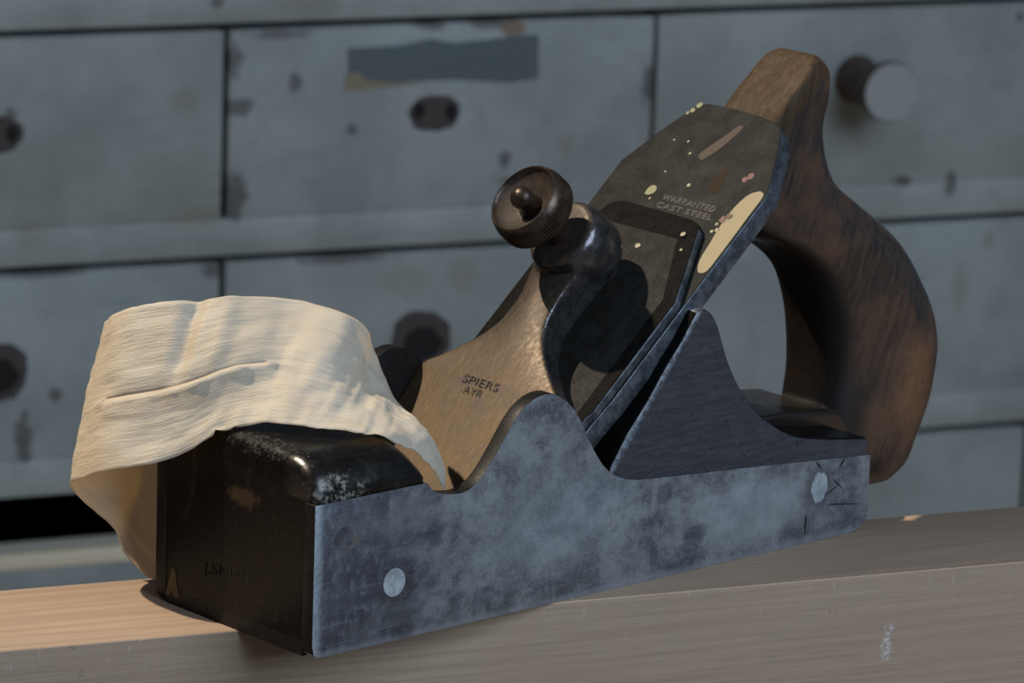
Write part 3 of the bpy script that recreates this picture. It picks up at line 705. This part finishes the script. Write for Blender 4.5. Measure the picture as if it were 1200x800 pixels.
for r_ in range(0, 7):
    for c_, (a, b) in enumerate(cols):
        zt = ztop(r_); zb = zt - 99.5
        low = (r_ == 3 and c_ == 1)
        y0 = {0: 0, 1: -0.6, 2: 0.5}[(r_ * 2 + c_) % 3]
        # real drawer box: front board with a shallow tray behind
        if low: zt = -319.5; y0 = -17
        th = 27 if low else 18
        v, f = box(a + 1.4, b - 1.4, y0, y0 + th, zb, zt)
        root = mesh_obj('drawer', v, f, None, cab, mats=[MP[(r_ + c_) % 2], M['edgewood']], fmat=(lambda p: 1 if p.normal.z > 0.9 else 0) if low else None)
        bevel(root, 1.2 if not low else 2.0, 2)
        if low:
            M['lip'] = simple('worn cream lip', (0.78, 0.66, 0.48), 0.6)
            v, f = box(a + 1.4, b - 1.4, y0 - 1, y0 + 9, zt - 7.5, zt + 0.8); bevel(mesh_obj('drawer_lip', v, f, M['lip'], root), 0.8, 2)
        vis = r_ in (1, 2) and c_ in (1, 2)
        if r_ == 1 and c_ == 2:
            pts = [(-99, -63.5), (-70, -63), (-52, -60), (-40, -62.5), (-20, -61.5), (0, -59.5), (9, -60), (9.5, -83.5), (-6, -85), (-40, -82), (-70, -82.5), (-98, -84)]
            v, f = extrude(pts, -0.9, 0.5, lambda p, q, r: (p, r, q)); mesh_obj('label_strip', v, f, M['strip'], root)
            pts = [(-100, -77), (-93, -76), (-88, -81.0), (-70, -82.6), (-56, -83.5), (-78, -84.8), (-100, -86)]
            v, f = extrude(pts, -1.1, 0.5, lambda p, q, r: (p, r, q)); mesh_obj('tape_remnant', v, f, M['tape'], root)
        if vis:
            cu = {(1, 1): -288, (1, 2): -49, (2, 1): -287, (2, 2): -53}[(r_, c_)]; cz = {(1, 1): -101, (1, 2): -99.5, (2, 1): -226, (2, 2): -223}[(r_, c_)]
            big = r_ == 2
            patch('bare_patch', cu, cz, 17 if big else 14.5, 16 if big else 9.5, M['bare'], root, y0 - 0.4, sq=0.8, seed=r_ * 5 + c_, jit=0.06)
            if big:
                patch('screw_hole', cu + 1, cz - 2, 11, 9.5, M['hole'], root, y0 - 0.6)
            else:
                for d_ in (-9, 9): patch('screw_hole', cu + d_, cz + (1.5 if d_ < 0 else 0), 3.2, 4.6, M['hole'], root, y0 - 0.6, n=12)
        elif r_ == 1 and c_ == 3:
            fr = lambda s, p, q: (200 + p, -s, -91 + q)
            v, f = lathe([(0, 13.5), (6, 12.5), (14, 11.5), (22, 12), (30, 14.5), (36, 16.4), (40, 16.6), (41.5, 15.8)], 40, fr)
            kb = mesh_obj('knob', v, f, None, root, True, mats=[M['kwood'], M['kface']], fmat=lambda p: 1 if p.normal.y < -0.9 else 0)
            sp_ = kb.modifiers.new('e', 'EDGE_SPLIT'); sp_.split_angle = R(40)

# ================================================================== ROOM
M['floor'] = NT('worn floor').bsdf((0.10, 0.085, 0.07), 0.7).m
v, f = box(-3500, 4500, -3500, 4500, -860, -820)
tag(mesh_obj('floor', v, f, M['floor']), kind='structure')
# cabinet plinth reaches the floor
v, f = box(-680, 593, 15, 415, -820, -800); mesh_obj('plinth', v, f, M['void'], cab)
M['wall'] = NT('dim plaster').bsdf((0.16, 0.17, 0.18), 0.8).m
wr = empty('wall_back', (CO.x, CO.y, 0), CPSI); wr['kind'] = 'structure'
v, f = box(-3000, 3000, 460, 500, -820, 1600); mesh_obj('wall_panel', v, f, M['wall'], wr)['kind'] = 'structure'

# ================================================================== LIGHT
def light(name, kind, energy, color, loc, aim, **k):
    d = bpy.data.lights.new(name, kind); d.energy = energy; d.color = color
    for a, b in k.items(): setattr(d, a, b)
    o = bpy.data.objects.new(name, d); COL.objects.link(o); o.location = loc
    o.rotation_euler = (Vector(aim) - Vector(loc)).to_track_quat('-Z', 'Y').to_euler(); return o
Ld = Vector((-0.36, 0.437, 0.815)).normalized()
ctr = Vector((0.10, 0.03, 0.04))
light('sun', 'SUN', 4.5, (1.0, 0.85, 0.64), ctr + Ld * 2, ctr, angle=R(1.2))
CR, CU, CV = Vector((0.74419, -0.66713, 0.03332)), Vector((0.13442, 0.19844, 0.97085)), Vector((0.65430, 0.71802, -0.23736))
light('window_light', 'AREA', 36, (0.67, 0.83, 1.0), ctr + CR * 1.3 - CV * 1.35 + Vector((0, 0, 0.75)), ctr + CV * 0.3, shape='RECTANGLE', size=1.5, size_y=1.4)
w = bpy.data.worlds.new('room'); bpy.context.scene.world = w; w.use_nodes = True
bg = w.node_tree.nodes['Background']; bg.inputs[0].default_value = (0.55, 0.68, 0.85, 1); bg.inputs[1].default_value = 0.10

# ================================================================== CAMERA
cd = bpy.data.cameras.new('camera'); cam = bpy.data.objects.new('camera', cd); COL.objects.link(cam)
cd.sensor_fit = 'HORIZONTAL'; cd.sensor_width = 36; cd.lens = 150; cd.clip_start = 0.05; cd.clip_end = 50
cam.matrix_world = Matrix(((CR.x, CU.x, -CV.x, -0.62408), (CR.y, CU.y, -CV.y, -0.75222), (CR.z, CU.z, -CV.z, 0.31897), (0, 0, 0, 1)))
cd.dof.use_dof = True; cd.dof.focus_distance = 1.045; cd.dof.aperture_fstop = 40
sc = bpy.context.scene; sc.camera = cam
sc.view_settings.view_transform = 'Standard'; sc.view_settings.look = 'None'
